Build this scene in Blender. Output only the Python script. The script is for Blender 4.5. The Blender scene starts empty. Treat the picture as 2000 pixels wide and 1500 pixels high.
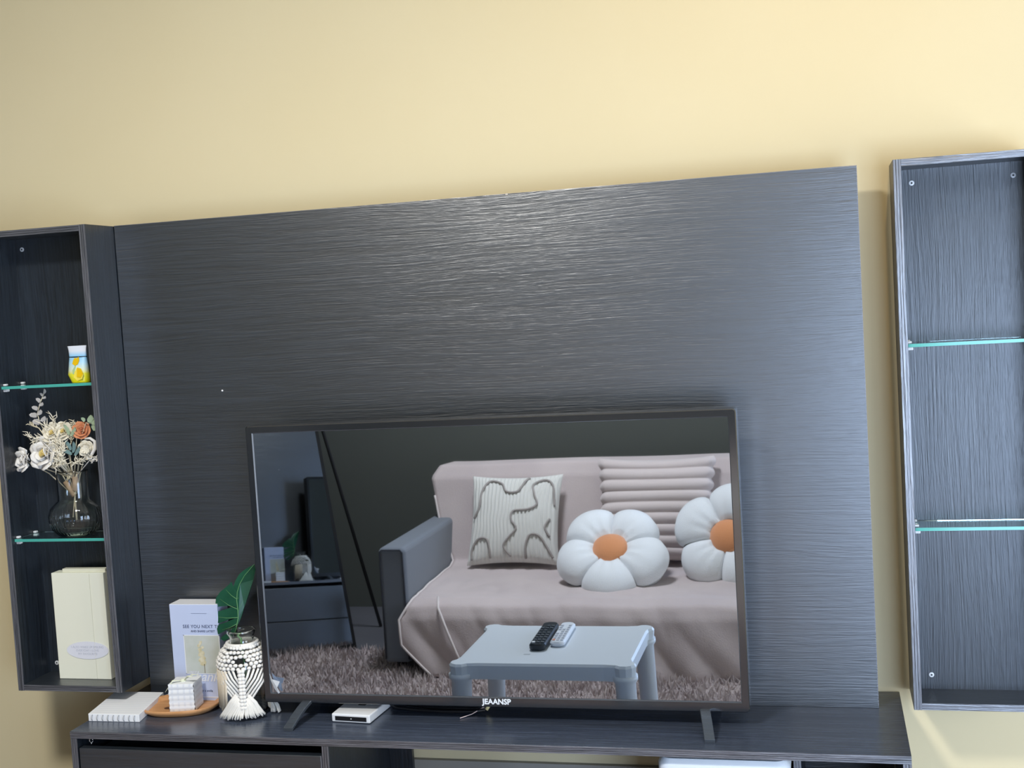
import bpy, math, random
from mathutils import Vector, Matrix, noise
random.seed(7)
S = bpy.context.scene
COL = S.collection
PI = math.pi
Z0 = 0.78            # everything below is measured from the centre of the television; the floor is 0.78 m lower
FZ = -0.78

# ------------------------------------------------------------------ camera
F_PX = 2438.2266
PITCH, YAW, ROLL = -0.0650, 0.2472, -0.0597
CAM = Vector((0.6474, -2.2881, 0.4950))
_fw = Vector((-math.sin(YAW)*math.cos(PITCH), math.cos(YAW)*math.cos(PITCH), math.sin(PITCH)))
_rt = Vector((math.cos(YAW), math.sin(YAW), 0))
_up = _rt.cross(_fw)
_R = math.cos(ROLL)*_rt + math.sin(ROLL)*_up
_U = -math.sin(ROLL)*_rt + math.cos(ROLL)*_up
cd = bpy.data.cameras.new('camera'); cam = bpy.data.objects.new('camera', cd); COL.objects.link(cam)
cd.sensor_fit = 'HORIZONTAL'; cd.sensor_width = 36; cd.lens = F_PX/2000*36; cd.clip_start = 0.02
M = Matrix((( _R.x, _U.x, -_fw.x, CAM.x), (_R.y, _U.y, -_fw.y, CAM.y), (_R.z, _U.z, -_fw.z, CAM.z+Z0), (0, 0, 0, 1)))
cam.matrix_world = M
S.camera = cam

def at(u, v, y):
    d = _R*((u-1000)/F_PX) - _U*((v-750)/F_PX) + _fw
    return CAM + d*((y-CAM.y)/d.y)

# ------------------------------------------------------------------ world, lights, exposure
w = bpy.data.worlds.new('world'); S.world = w; w.use_nodes = True
w.node_tree.nodes['Background'].inputs[0].default_value = (0.62, 0.76, 1.0, 1)
w.node_tree.nodes['Background'].inputs[1].default_value = 1.0
S.view_settings.view_transform = 'Standard'; S.view_settings.look = 'None'
S.view_settings.exposure = 0.15; S.view_settings.gamma = 1.0; S.view_settings.use_curve_mapping = False

def area(name, loc, target, sx, sy, power, color):
    l = bpy.data.lights.new(name, 'AREA'); l.shape = 'RECTANGLE'; l.size = sx; l.size_y = sy
    l.energy = power; l.color = color
    o = bpy.data.objects.new(name, l); COL.objects.link(o)
    o.location = Vector(loc)+Vector((0, 0, Z0))
    o.rotation_euler = (Vector(target)-Vector(loc)).to_track_quat('-Z', 'Y').to_euler()
    return o
RX, LX, BY, CZ = 2.62, -1.95, -2.72, 1.72      # right wall, left wall, back wall, ceiling
YW = 0.2286                                     # wall behind the television
W1 = (-1.85, -0.45, -0.74, 0.50)                # right wall window: y0, y1, z0, z1
W3 = (1.02, 2.40, -0.76, 0.78)                  # full height glazing in the back wall, right of the sofa: x0, x1, z0, z1
area('daylight_right', (RX+0.10, (W1[0]+W1[1])/2, (W1[2]+W1[3])/2), (0, (W1[0]+W1[1])/2, (W1[2]+W1[3])/2), 1.35, 1.20, 29, (0.94, 0.97, 1.0))
area('daylight_back', ((W3[0]+W3[1])/2, BY-0.10, (W3[2]+W3[3])/2), ((W3[0]+W3[1])/2, 0, (W3[2]+W3[3])/2), 1.32, 1.48, 66, (0.54, 0.71, 1.0))
SPOT_LOC, SPOT_AIM, SPOT_POWER = (0.86, -0.80, 1.60), (0.765, YW, 0.95), 15

# ------------------------------------------------------------------ mesh helpers
def wloc(o):
    v = Vector((0, 0, 0))
    while o is not None:
        v += o.location; o = o.parent
    return v

class MB:
    def __init__(s): s.v = []; s.f = []
    def add(s, vs, fs):
        b = len(s.v); s.v += [tuple(p) for p in vs]; s.f += [tuple(i+b for i in q) for q in fs]; return s
    def box(s, x0, x1, y0, y1, z0, z1):
        return s.add([(x0,y0,z0),(x1,y0,z0),(x1,y1,z0),(x0,y1,z0),(x0,y0,z1),(x1,y0,z1),(x1,y1,z1),(x0,y1,z1)],
                     [(3,2,1,0),(4,5,6,7),(0,1,5,4),(1,2,6,5),(2,3,7,6),(3,0,4,7)])
    def obox(s, c, hx, hy, hz, ax=Vector((1,0,0)), ay=Vector((0,1,0)), az=Vector((0,0,1))):
        c = Vector(c); vs = []
        for k in (-1, 1):
            for (i, j) in ((-1,-1),(1,-1),(1,1),(-1,1)): vs.append(c+ax*hx*i+ay*hy*j+az*hz*k)
        return s.add(vs, [(3,2,1,0),(4,5,6,7),(0,1,5,4),(1,2,6,5),(2,3,7,6),(3,0,4,7)])
    def tube(s, pts, r, n=8, cap=True, flat=1.0):
        pts = [Vector(p) for p in pts]; m = len(pts); rr = r if isinstance(r, (list, tuple)) else [r]*m
        t0 = (pts[1]-pts[0]).normalized(); a = Vector((0,0,1)) if abs(t0.z) < .9 else Vector((1,0,0))
        nrm = (a-t0*a.dot(t0)).normalized(); vs = []; fs = []
        for i in range(m):
            t = (pts[min(i+1,m-1)]-pts[max(i-1,0)]).normalized()
            nrm = (nrm-t*nrm.dot(t)).normalized(); bn = t.cross(nrm)
            for k in range(n):
                an = 2*PI*k/n; vs.append(pts[i]+(nrm*math.cos(an)*flat+bn*math.sin(an))*rr[i])
        for i in range(m-1):
            for k in range(n):
                k2 = (k+1) % n; fs.append((i*n+k, i*n+k2, (i+1)*n+k2, (i+1)*n+k))
        if cap: fs += [tuple(range(n))[::-1], tuple((m-1)*n+k for k in range(n))]
        return s.add(vs, fs)
    def lathe(s, prof, c, n=32, cap0=False, cap1=False, sx=1, sy=1, rip=None):
        vs = []; fs = []; m = len(prof)
        for (r, z) in prof:
            for k in range(n):
                a = 2*PI*k/n; q = r*(1+(rip(a, z) if rip else 0)); vs.append((c[0]+q*math.cos(a)*sx, c[1]+q*math.sin(a)*sy, c[2]+z))
        for i in range(m-1):
            for k in range(n):
                k2 = (k+1) % n; fs.append((i*n+k, i*n+k2, (i+1)*n+k2, (i+1)*n+k))
        if cap0: fs.append(tuple(range(n))[::-1])
        if cap1: fs.append(tuple((m-1)*n+k for k in range(n)))
        return s.add(vs, fs)
    def ball(s, c, r, n=10, m=7, mat=None, jit=0):
        r = r if isinstance(r, (tuple, list)) else (r, r, r); vs = []; fs = []; c = Vector(c)
        for i in range(m+1):
            p = PI*i/m
            for k in range(n):
                a = 2*PI*k/n; q = Vector((r[0]*math.sin(p)*math.cos(a), r[1]*math.sin(p)*math.sin(a), r[2]*math.cos(p)))
                if jit: q *= 1+random.uniform(-jit, jit)
                vs.append(c+(mat @ q if mat else q))
        for i in range(m):
            for k in range(n):
                k2 = (k+1) % n; fs.append((i*n+k, (i+1)*n+k, (i+1)*n+k2, i*n+k2))
        return s.add(vs, fs)
    def grid(s, fn, nu, nv, wrap=False):
        vs = [fn(i/nu, j/nv) for j in range(nv+1) for i in range(nu+(0 if wrap else 1))]; w_ = nu if wrap else nu+1; fs = []
        for j in range(nv):
            for i in range(nu):
                i2 = (i+1) % w_; fs.append((j*w_+i, j*w_+i2, (j+1)*w_+i2, (j+1)*w_+i))
        return s.add(vs, fs)
    def prism(s, pts, off):
        n = len(pts); pts = [Vector(p) for p in pts]; off = Vector(off)
        return s.add(pts+[p+off for p in pts], [tuple(range(n))[::-1], tuple(range(n, 2*n))]+[(i, (i+1) % n, n+(i+1) % n, n+i) for i in range(n)])
    def build(s, name, mat, parent=None, smooth=False, bev=0, seg=2, solid=0, sub=0, loc=None):
        base = wloc(parent) if parent else (Vector(loc)+Vector((0,0,Z0)) if loc else Vector((0,0,0)))
        me = bpy.data.meshes.new(name)
        me.from_pydata([(p[0]-base.x, p[1]-base.y, p[2]+Z0-base.z) for p in s.v], [], s.f); me.validate(); me.update()
        o = bpy.data.objects.new(name, me); COL.objects.link(o)
        if parent: o.parent = parent
        else: o.location = base
        me.materials.append(mat)
        if smooth: me.polygons.foreach_set('use_smooth', [True]*len(me.polygons))
        if solid:
            m = o.modifiers.new('solid', 'SOLIDIFY'); m.thickness = solid; m.offset = 0
        if sub:
            m = o.modifiers.new('sub', 'SUBSURF'); m.levels = sub; m.render_levels = sub
        if bev:
            m = o.modifiers.new('bevel', 'BEVEL'); m.width = bev; m.segments = seg; m.limit_method = 'ANGLE'; m.angle_limit = math.radians(40)
        return o

def tag(o, label, cat, group=None):
    o['label'] = label; o['category'] = cat
    if group: o['group'] = group
    return o
def struct(o): o['kind'] = 'structure'; return o
def thing(name, loc, label, cat, group=None):
    o = bpy.data.objects.new(name, None); COL.objects.link(o); o.location = Vector(loc)+Vector((0,0,Z0)); o.empty_display_size = .05
    return tag(o, label, cat, group)
def text(name, body, size, origin, ax, az, mat, parent, depth=.0006, shear=0, bold=0, spacing=1.0, align='CENTER'):
    c = bpy.data.curves.new(name, 'FONT'); c.body = body; c.size = size; c.extrude = depth; c.shear = shear; c.offset = bold
    c.align_x = align; c.align_y = 'CENTER'; c.space_character = spacing; c.resolution_u = 3
    t = bpy.data.objects.new('tmp_text', c); COL.objects.link(t)
    bpy.context.view_layer.update()
    me = bpy.data.meshes.new_from_object(t.evaluated_get(bpy.context.evaluated_depsgraph_get()))
    bpy.data.objects.remove(t); bpy.data.curves.remove(c)
    ax = Vector(ax).normalized(); az = Vector(az).normalized(); n = ax.cross(az); base = wloc(parent); og = Vector(origin)+Vector((0,0,Z0))
    for v in me.vertices: v.co = og+ax*v.co.x+az*v.co.y+n*v.co.z-base
    me.name = name; me.materials.clear(); me.materials.append(mat)
    o = bpy.data.objects.new(name, me); COL.objects.link(o); o.parent = parent
    return o

# ------------------------------------------------------------------ materials
def mat(name, col, rough=.5, spec=.5, metal=0, trans=0, ior=1.45, bump=None, var=None, sheen=0, alpha=1, coat=0):
    m = bpy.data.materials.new(name); m.use_nodes = True; nt = m.node_tree; b = nt.nodes['Principled BSDF']
    b.inputs['Base Color'].default_value = (*col, 1); b.inputs['Roughness'].default_value = rough
    b.inputs['Specular IOR Level'].default_value = spec; b.inputs['Metallic'].default_value = metal
    b.inputs['Transmission Weight'].default_value = trans; b.inputs['IOR'].default_value = ior
    b.inputs['Sheen Weight'].default_value = sheen; b.inputs['Alpha'].default_value = alpha; b.inputs['Coat Weight'].default_value = coat
    if bump or var:
        tc = nt.nodes.new('ShaderNodeTexCoord')
    if bump:                                   # (scale xyz, strength, distance)
        sc, st, di = bump
        mp = nt.nodes.new('ShaderNodeMapping'); mp.inputs['Scale'].default_value = sc if isinstance(sc, tuple) else (sc,)*3
        nz = nt.nodes.new('ShaderNodeTexNoise'); nz.inputs['Scale'].default_value = 1; nz.inputs['Detail'].default_value = 4
        bp = nt.nodes.new('ShaderNodeBump'); bp.inputs['Strength'].default_value = st; bp.inputs['Distance'].default_value = di
        nt.links.new(tc.outputs['Object'], mp.inputs[0]); nt.links.new(mp.outputs[0], nz.inputs[0])
        nt.links.new(nz.outputs[0], bp.inputs['Height']); nt.links.new(bp.outputs[0], b.inputs['Normal'])
    if var:                                    # (scale, colour 2)
        sc, c2 = var
        mp = nt.nodes.new('ShaderNodeMapping'); mp.inputs['Scale'].default_value = sc if isinstance(sc, tuple) else (sc,)*3
        nz = nt.nodes.new('ShaderNodeTexNoise'); nz.inputs['Scale'].default_value = 1; nz.inputs['Detail'].default_value = 5
        cr = nt.nodes.new('ShaderNodeValToRGB'); cr.color_ramp.elements[0].position = .35; cr.color_ramp.elements[1].position = .65
        cr.color_ramp.elements[0].color = (*col, 1); cr.color_ramp.elements[1].color = (*c2, 1)
        nt.links.new(tc.outputs['Object'], mp.inputs[0]); nt.links.new(mp.outputs[0], nz.inputs[0])
        nt.links.new(nz.outputs[0], cr.inputs[0]); nt.links.new(cr.outputs[0], b.inputs['Base Color'])
    return m

def wood(name, grain, dark=(.004,.007,.011), light=(.017,.025,.036), rough=.36, strength=.36, fine=250, ior=2.35):
    """dark stained oak foil: grain runs along axis `grain`"""
    m = bpy.data.materials.new(name); m.use_nodes = True; nt = m.node_tree; b = nt.nodes['Principled BSDF']; N = nt.nodes.new; L = nt.links.new
    tc = N('ShaderNodeTexCoord')
    # slow bend of the grain lines
    mp0 = N('ShaderNodeMapping'); s0 = [7.0]*3; s0['XYZ'.index(grain)] = 1.7; mp0.inputs['Scale'].default_value = s0
    n0 = N('ShaderNodeTexNoise'); n0.inputs['Scale'].default_value = 1; n0.inputs['Detail'].default_value = 2
    L(tc.outputs['Object'], mp0.inputs[0]); L(mp0.outputs[0], n0.inputs[0])
    sub = N('ShaderNodeVectorMath'); sub.operation = 'SUBTRACT'; sub.inputs[1].default_value = (.5,.5,.5); L(n0.outputs['Color'], sub.inputs[0])
    scl = N('ShaderNodeVectorMath'); scl.operation = 'SCALE'; scl.inputs['Scale'].default_value = .032; L(sub.outputs[0], scl.inputs[0])
    ad = N('ShaderNodeVectorMath'); ad.operation = 'ADD'; L(tc.outputs['Object'], ad.inputs[0]); L(scl.outputs[0], ad.inputs[1])
    mp = N('ShaderNodeMapping'); s1 = [float(fine)]*3; s1['XYZ'.index(grain)] = 5.0; mp.inputs['Scale'].default_value = s1; L(ad.outputs[0], mp.inputs[0])
    n1 = N('ShaderNodeTexNoise'); n1.inputs['Scale'].default_value = 1; n1.inputs['Detail'].default_value = 3; n1.inputs['Roughness'].default_value = .6; L(mp.outputs[0], n1.inputs[0])
    # pores: short fine dashes
    mp2 = N('ShaderNodeMapping'); s2 = [620.0]*3; s2['XYZ'.index(grain)] = 34.0; mp2.inputs['Scale'].default_value = s2; L(ad.outputs[0], mp2.inputs[0])
    n2 = N('ShaderNodeTexNoise'); n2.inputs['Scale'].default_value = 1; n2.inputs['Detail'].default_value = 2; L(mp2.outputs[0], n2.inputs[0])
    mx = N('ShaderNodeMath'); mx.operation = 'MULTIPLY_ADD'; mx.inputs[1].default_value = .45; L(n2.outputs[0], mx.inputs[0]); L(n1.outputs[0], mx.inputs[2])
    cr = N('ShaderNodeValToRGB'); cr.color_ramp.elements[0].position = .55; cr.color_ramp.elements[1].position = .92
    cr.color_ramp.elements[0].color = (*dark, 1); cr.color_ramp.elements[1].color = (*light, 1); L(mx.outputs[0], cr.inputs[0]); L(cr.outputs[0], b.inputs['Base Color'])
    bp = N('ShaderNodeBump'); bp.inputs['Strength'].default_value = strength; bp.inputs['Distance'].default_value = .0016; L(mx.outputs[0], bp.inputs['Height']); L(bp.outputs[0], b.inputs['Normal'])
    b.inputs['Roughness'].default_value = rough; b.inputs['Specular IOR Level'].default_value = .6; b.inputs['IOR'].default_value = ior
    return m

WOODX = wood('dark_oak_grain_x', 'X'); WOODZ = wood('dark_oak_grain_z', 'Z', ior=1.72); WOODY = wood('dark_oak_grain_y', 'Y')
WOODT = wood('dark_oak_worktop', 'X', (.030,.039,.060), (.066,.082,.120), rough=.26, strength=.16, ior=1.6)
EDGEX = wood('edge_band_x', 'X', (.035,.037,.046), (.15,.15,.175), .35, .5, 330)
EDGEZ = wood('edge_band_z', 'Z', (.035,.037,.046), (.15,.15,.175), .35, .5, 330)
WALL = mat('cream_wall_paint', (.75,.637,.395), .8, .25, bump=((38,38,38), .10, .002), var=((2.2,2.2,2.2), (.765,.655,.415)))
BACKWALL = mat('darkened_olive_wall', (.095,.10,.09), .85, .2, bump=(38, .08, .002))  # dimness of back wall put into its colour; left wall darkened with it
CEIL = mat('white_ceiling_paint', (.72,.68,.58), .85, .2)
FLOOR = mat('slate_floor_tile', (.10,.10,.115), .3, .4, var=(3, (.12,.12,.135)))
TRIM = mat('grey_skirting_paint', (.33,.31,.27), .6, .3)
WHITEF = mat('white_window_frame', (.8,.8,.8), .4)
GLASSW = mat('window_glass', (1,1,1), 0, .5, trans=1, ior=1.0)
SCREEN = mat('black_glossy_screen', (.56,.63,.73), .015, .5, metal=1)
BEZEL = mat('black_gloss_plastic', (.012,.014,.018), .14, .9, ior=1.9)
LIP = mat('grey_bezel_lip', (.06,.065,.075), .25, .8)
BLACKP = mat('matt_black_plastic', (.008,.008,.010), .45)
SILVER = mat('steel_grey_leg', (.10,.115,.135), .3, .5, metal=.6)
CHROME = mat('chrome', (.75,.76,.78), .18, metal=1)
PIN = mat('frosted_shelf_pin', (.78,.80,.82), .25, .6)
WHITEP = mat('white_plastic', (.80,.81,.83), .3)
LOGO = mat('silver_white_print', (.85,.87,.9), .4)
GLASS = mat('clear_glass', (.97,.99,.985), .0, .5, trans=1, ior=1.5)
def glass_green():
    m = bpy.data.materials.new('green_shelf_glass'); m.use_nodes = True; nt = m.node_tree; b = nt.nodes['Principled BSDF']
    b.inputs['Base Color'].default_value = (.80,.97,.93,1); b.inputs['Roughness'].default_value = .0; b.inputs['Transmission Weight'].default_value = 1; b.inputs['IOR'].default_value = 1.5
    va = nt.nodes.new('ShaderNodeVolumeAbsorption'); va.inputs['Color'].default_value = (.25,.92,.82,1); va.inputs['Density'].default_value = 9
    nt.links.new(va.outputs[0], nt.nodes['Material Output'].inputs['Volume'])
    return m
GREENG = glass_green()
GREENE = mat('green_glass_edge', (.10,.55,.46), .15, .6, trans=.25, ior=1.5)
MIRROR = mat('silvered_mirror', (.40,.42,.43), .01, metal=1)

# ------------------------------------------------------------------ the room
m = MB(); m.box(LX-.1, RX+.1, YW, YW+.12, FZ, CZ); struct(m.build('wall_front', WALL))
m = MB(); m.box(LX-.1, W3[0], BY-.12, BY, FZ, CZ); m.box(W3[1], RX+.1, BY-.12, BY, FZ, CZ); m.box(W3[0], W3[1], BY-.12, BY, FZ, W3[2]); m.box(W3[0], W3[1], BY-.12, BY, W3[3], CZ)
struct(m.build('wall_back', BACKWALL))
def side_wall(name, x0, x1, W, mt):
    m = MB(); y0, y1, z0, z1 = W
    m.box(x0, x1, BY, y0, FZ, CZ); m.box(x0, x1, y1, YW, FZ, CZ); m.box(x0, x1, y0, y1, FZ, z0); m.box(x0, x1, y0, y1, z1, CZ)
    struct(m.build(name, mt))
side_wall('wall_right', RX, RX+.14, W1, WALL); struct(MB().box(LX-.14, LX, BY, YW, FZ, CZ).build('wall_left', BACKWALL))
m = MB(); m.box(LX-.14, RX+.14, BY-.12, YW+.12, FZ-.1, FZ); struct(m.build('floor', FLOOR))
m = MB(); m.box(LX-.14, RX+.14, BY-.12, YW+.12, CZ, CZ+.1); struct(m.build('ceiling', CEIL))
def window(name, xa, xb, W):
    y0, y1, z0, z1 = W; t = .04; m = MB()
    m.box(xa, xb, y0, y0+t, z0, z1); m.box(xa, xb, y1-t, y1, z0, z1); m.box(xa, xb, y0+t, y1-t, z0, z0+t); m.box(xa, xb, y0+t, y1-t, z1-t, z1)
    o = struct(m.build(name, WHITEF)); c = (y0+y1)/2
    MB().box(xa, xb, c-.02, c+.02, z0+t, z1-t).build('mullion', WHITEF, o)
window('window_1', RX+.02, RX+.06, W1)
m = MB(); t = .05; xa, xb, za, zb_ = W3; ya, yb_ = BY-.06, BY-.02
m.box(xa, xa+t, ya, yb_, za, zb_); m.box(xb-t, xb, ya, yb_, za, zb_); m.box(xa+t, xb-t, ya, yb_, za, za+t); m.box(xa+t, xb-t, ya, yb_, zb_-t, zb_)
o = struct(m.build('window_2', WHITEF)); MB().box((xa+xb)/2-.025, (xa+xb)/2+.025, ya, yb_, za+t, zb_-t).build('mullion', WHITEF, o)
m = MB(); m.box(-.29, .556, YW-.012, YW, FZ, -.479); struct(m.build('trim_1', TRIM))

# ------------------------------------------------------------------ dark panel behind the television
XPL, XPR, YP, ZPT, ZS = -.8214, .7168, .1272, .7089, -.3142
pn = thing('wood_panel', (-.05, YP+.03, ZS), 'large dark wood grain back panel standing behind the television', 'panel')
MB().box(XPL, XPR, YP, YP+.022, ZS+.0005, ZPT).build('board', WOODX, pn)
m = MB(); e = .0012
m.box(XPL, XPR, YP-.0004, YP+.022, ZPT, ZPT+e); m.box(XPR, XPR+e, YP-.0004, YP+.022, ZS+.0005, ZPT+e)
m.build('edge_band', EDGEX, pn)
p = at(434, 763, YP-.001)
MB().ball(p, .0021, 8, 6).build('pin_head', mat('white_pin', (.9,.9,.9), .4), pn, True)
# nick of bare board on the top edge
p = at(990, 383, YP-.001)
MB().box(p.x-.003, p.x+.002, YP-.001, YP+.003, ZPT-.0015, ZPT+.0018).build('edge_chip', mat('bare_chipboard', (.55,.50,.42), .8), pn)

# ------------------------------------------------------------------ TV stand
SL, SR, SF, ZU = -.8617, .7607, -.1195, -.3285
st = thing('tv_stand', (-.05, .05, FZ), 'long low dark wood television stand with drawer and open bays', 'tv stand')
MB().box(SL, SR, SF+.0015, YW-.001, ZU, ZS).build('worktop', WOODT, st)
m = MB()
for k in range(4):
    z = ZU + (ZS-ZU)*(k/4); m.box(SL, SR, SF-.0004*(k % 2), SF+.0016, z+.0003, z+(ZS-ZU)/4-.0003)
m.build('edge_band', EDGEX, st)
def upright(x0, x1, y0, z0=FZ+.06):
    o = MB().box(x0, x1, y0+.0015, YW-.02, z0, ZU-.0003).build('side_panel', WOODZ, st)
    m = MB(); k = 3
    for i in range(k): m.box(x0+(x1-x0)*i/k+.0004, x0+(x1-x0)*(i+1)/k-.0004, y0-.0004*(i % 2), y0+.0015, z0, ZU-.0003)
    m.build('edge_band', EDGEZ, o); return o
upright(SL, SL+.0145, SF); upright(-.318, -.304, SF); upright(SR-.0145, SR, SF); upright(.560, .574, -.03)
MB().box(SL+.015, -.3185, SF+.05, YW-.02, FZ+.06, FZ+.075).build('bottom_board', WOODX, st)
MB().box(.5745, SR-.015, SF+.01, YW-.02, FZ+.06, FZ+.075).build('bottom_board', WOODX, st)
MB().box(SL+.015, -.3185, YW-.03, YW-.02, FZ+.075, ZU-.001).build('back_board', WOODX, st)
MB().box(.5745, SR-.015, YW-.03, YW-.02, FZ+.075, ZU-.001).build('back_board', WOODX, st)
MB().box(-.3035, -.252, YW-.026, YW-.014, FZ+.06, ZU-.001).build('back_stile', WOODZ, st)
for x in (SL+.03, -.34, .59, SR-.03): MB().lathe([(.016,0),(.018,.06)], (x, .05, FZ), 12, True, True).build('foot', BLACKP, st)
dz = -.3475
for (z1, z0) in ((dz, dz-.175), (dz-.18, FZ+.08)):
    d = MB().box(SL+.0185, -.3205, SF-.001, SF+.016, z0, z1).build('drawer', WOODX, st, bev=.0012)
    MB().box(SL+.03, -.333, SF+.0165, YW-.06, z0+.01, z1-.02).build('drawer_box', WOODX, d)
    MB().box(-.3205, -.319, SF-.001, SF+.016, z0, z1).build('edge_band', EDGEZ, d)
MB().box(.5755, SR-.016, SF+.002, SF+.018, FZ+.08, -.43).build('drawer', WOODX, st, bev=.0012)
# little screw eye under the worktop
h = at(178, 1444, SF+.012)
m = MB(); m.tube([h+Vector((.004*math.cos(a), 0, .004*math.sin(a)-.002)) for a in [k*PI/6 for k in range(12)]], .0010, 6); m.tube([h+Vector((0,0,-.006)), h+Vector((-.0005,0,-.0105))], [.0018,.0008], 6)
m.build('screw_eye', CHROME, st, True)

# ------------------------------------------------------------------ television
TW, TH = .4705, .2646
tv = thing('television', (0, .03, ZS), 'black flat television standing on the low dark stand', 'television')
WO, ZT, ZB = .4853, .2793, -.2840
def rrect(x0, x1, z0, z1, r, y, n=5):
    pts = []
    for (cx, cz, a0) in ((x1-r, z1-r, 0), (x0+r, z1-r, 90), (x0+r, z0+r, 180), (x1-r, z0+r, 270)):
        for k in range(n+1):
            a = math.radians(a0+90*k/n); pts.append(Vector((cx+r*math.cos(a), y, cz+r*math.sin(a))))
    return pts
n_ = 6
def ring(m, loops):
    b = len(m.v); n = len(loops[0]); vs = [p for l in loops for p in l]; fs = []
    for i in range(len(loops)-1):
        for k in range(n): k2 = (k+1) % n; fs.append((i*n+k, i*n+k2, (i+1)*n+k2, (i+1)*n+k))
    m.add(vs, fs)
m = MB(); fr = .006
ring(m, [rrect(-WO, WO, ZB, ZT, .006, .040, n_), rrect(-WO, WO, ZB, ZT, .006, -.0025, n_), rrect(-WO+.0015, WO-.0015, ZB+.0015, ZT-.0015, .0055, -.004, n_),
         rrect(-TW-.0016, TW+.0016, -TH-.0016, TH+.0016, .001, -.004, n_)])
m.build('bezel', BEZEL, tv)
m = MB()
ring(m, [rrect(-TW-.0016, TW+.0016, -TH-.0016, TH+.0016, .001, -.0041, n_), rrect(-TW, TW, -TH, TH, .0006, -.0003, n_)])
m.build('bezel_lip', LIP, tv)
MB().box(-TW-.002, TW+.002, 0, .004, -TH-.002, TH+.002).build('screen', SCREEN, tv)
m = MB(); ring(m, [rrect(-WO, WO, ZB, ZT, .006, .040, n_), rrect(-.30, .30, -.25, .12, .03, .075, n_)]); m.add(rrect(-.30, .30, -.25, .12, .03, .075, n_), [tuple(range(4*(n_+1)))])
m.build('back_housing', BLACKP, tv)
text('brand_lettering', 'JEAANSP', .0148, (.0010+at(969,1371,-.0045).x, -.0045, at(969,1371,-.0045).z), (1,0,0), (0,0,1), LOGO, tv, .0004, bold=.0004)
def foot(x0, x1):
    # curved front half and hidden rear half of an inverted V foot
    for (sy, nm) in ((-1, 'foot'), (1, 'foot')):
        pts = []; yt, yb = (.012, -.083) if sy < 0 else (.03, .112)
        for k in range(9):
            t = k/8; pts.append(Vector((x0+(x1-x0)*t, yt+(yb-yt)*t**1.0, ZB+.004+(ZS+.003-ZB-.004)*(t**1.7*.75+.25*t))))
        o = MB(); 
        for i in range(8):
            a, b = pts[i], pts[i+1]; w_ = .0095
            h0 = .0035
            vs = [a+Vector((-w_,0,-h0)), a+Vector((w_,0,-h0)), a+Vector((w_,0,h0)), a+Vector((-w_,0,h0)), b+Vector((-w_,0,-h0)), b+Vector((w_,0,-h0)), b+Vector((w_,0,h0)), b+Vector((-w_,0,h0))]
            o.add(vs, [(0,1,2,3),(7,6,5,4),(0,4,5,1),(1,5,6,2),(2,6,7,3),(3,7,4,0)])
        o.build(nm, SILVER, tv, bev=.001)
foot(-.392, -.402); foot(.400, .417)
# torn protective film in the corner of the screen, and the sticker below the bezel
m = MB(); a = Vector((-TW, -.0046, -TH))
m.add([a+Vector((0,0,.040)), a+Vector((.006,-.004,.030)), a+Vector((.016,-.007,.016)), a+Vector((.021,-.002,.002)), a+Vector((.017,-.002,.000)), a+Vector((.010,-.003,.010)), a+Vector((.002,-.001,.026))],
      [(0,1,6),(1,2,5,6),(2,3,4,5)])
m.add([a+Vector((.006,-.004,.030)), a+Vector((.024,-.006,.026)), a+Vector((.018,-.008,.014)), a+Vector((.016,-.007,.016))], [(0,1,2,3)])
m.build('torn_film', mat('clear_film', (.75,.77,.8), .2, .7, alpha=.75), tv, solid=.0003)
p = at(1436, 1395.5, .004)
MB().box(p.x-.009, p.x+.009, p.y-.001, p.y+.002, ZB-.0016, ZB+.0002).build('sticker', mat('white_red_label', (.85,.78,.76), .5), tv)
p = at(1400, 1395, .004)
MB().ball((p.x, p.y, ZB), (.0016,.0016,.0016), 8, 6).build('button', CHROME, tv, True)

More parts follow.
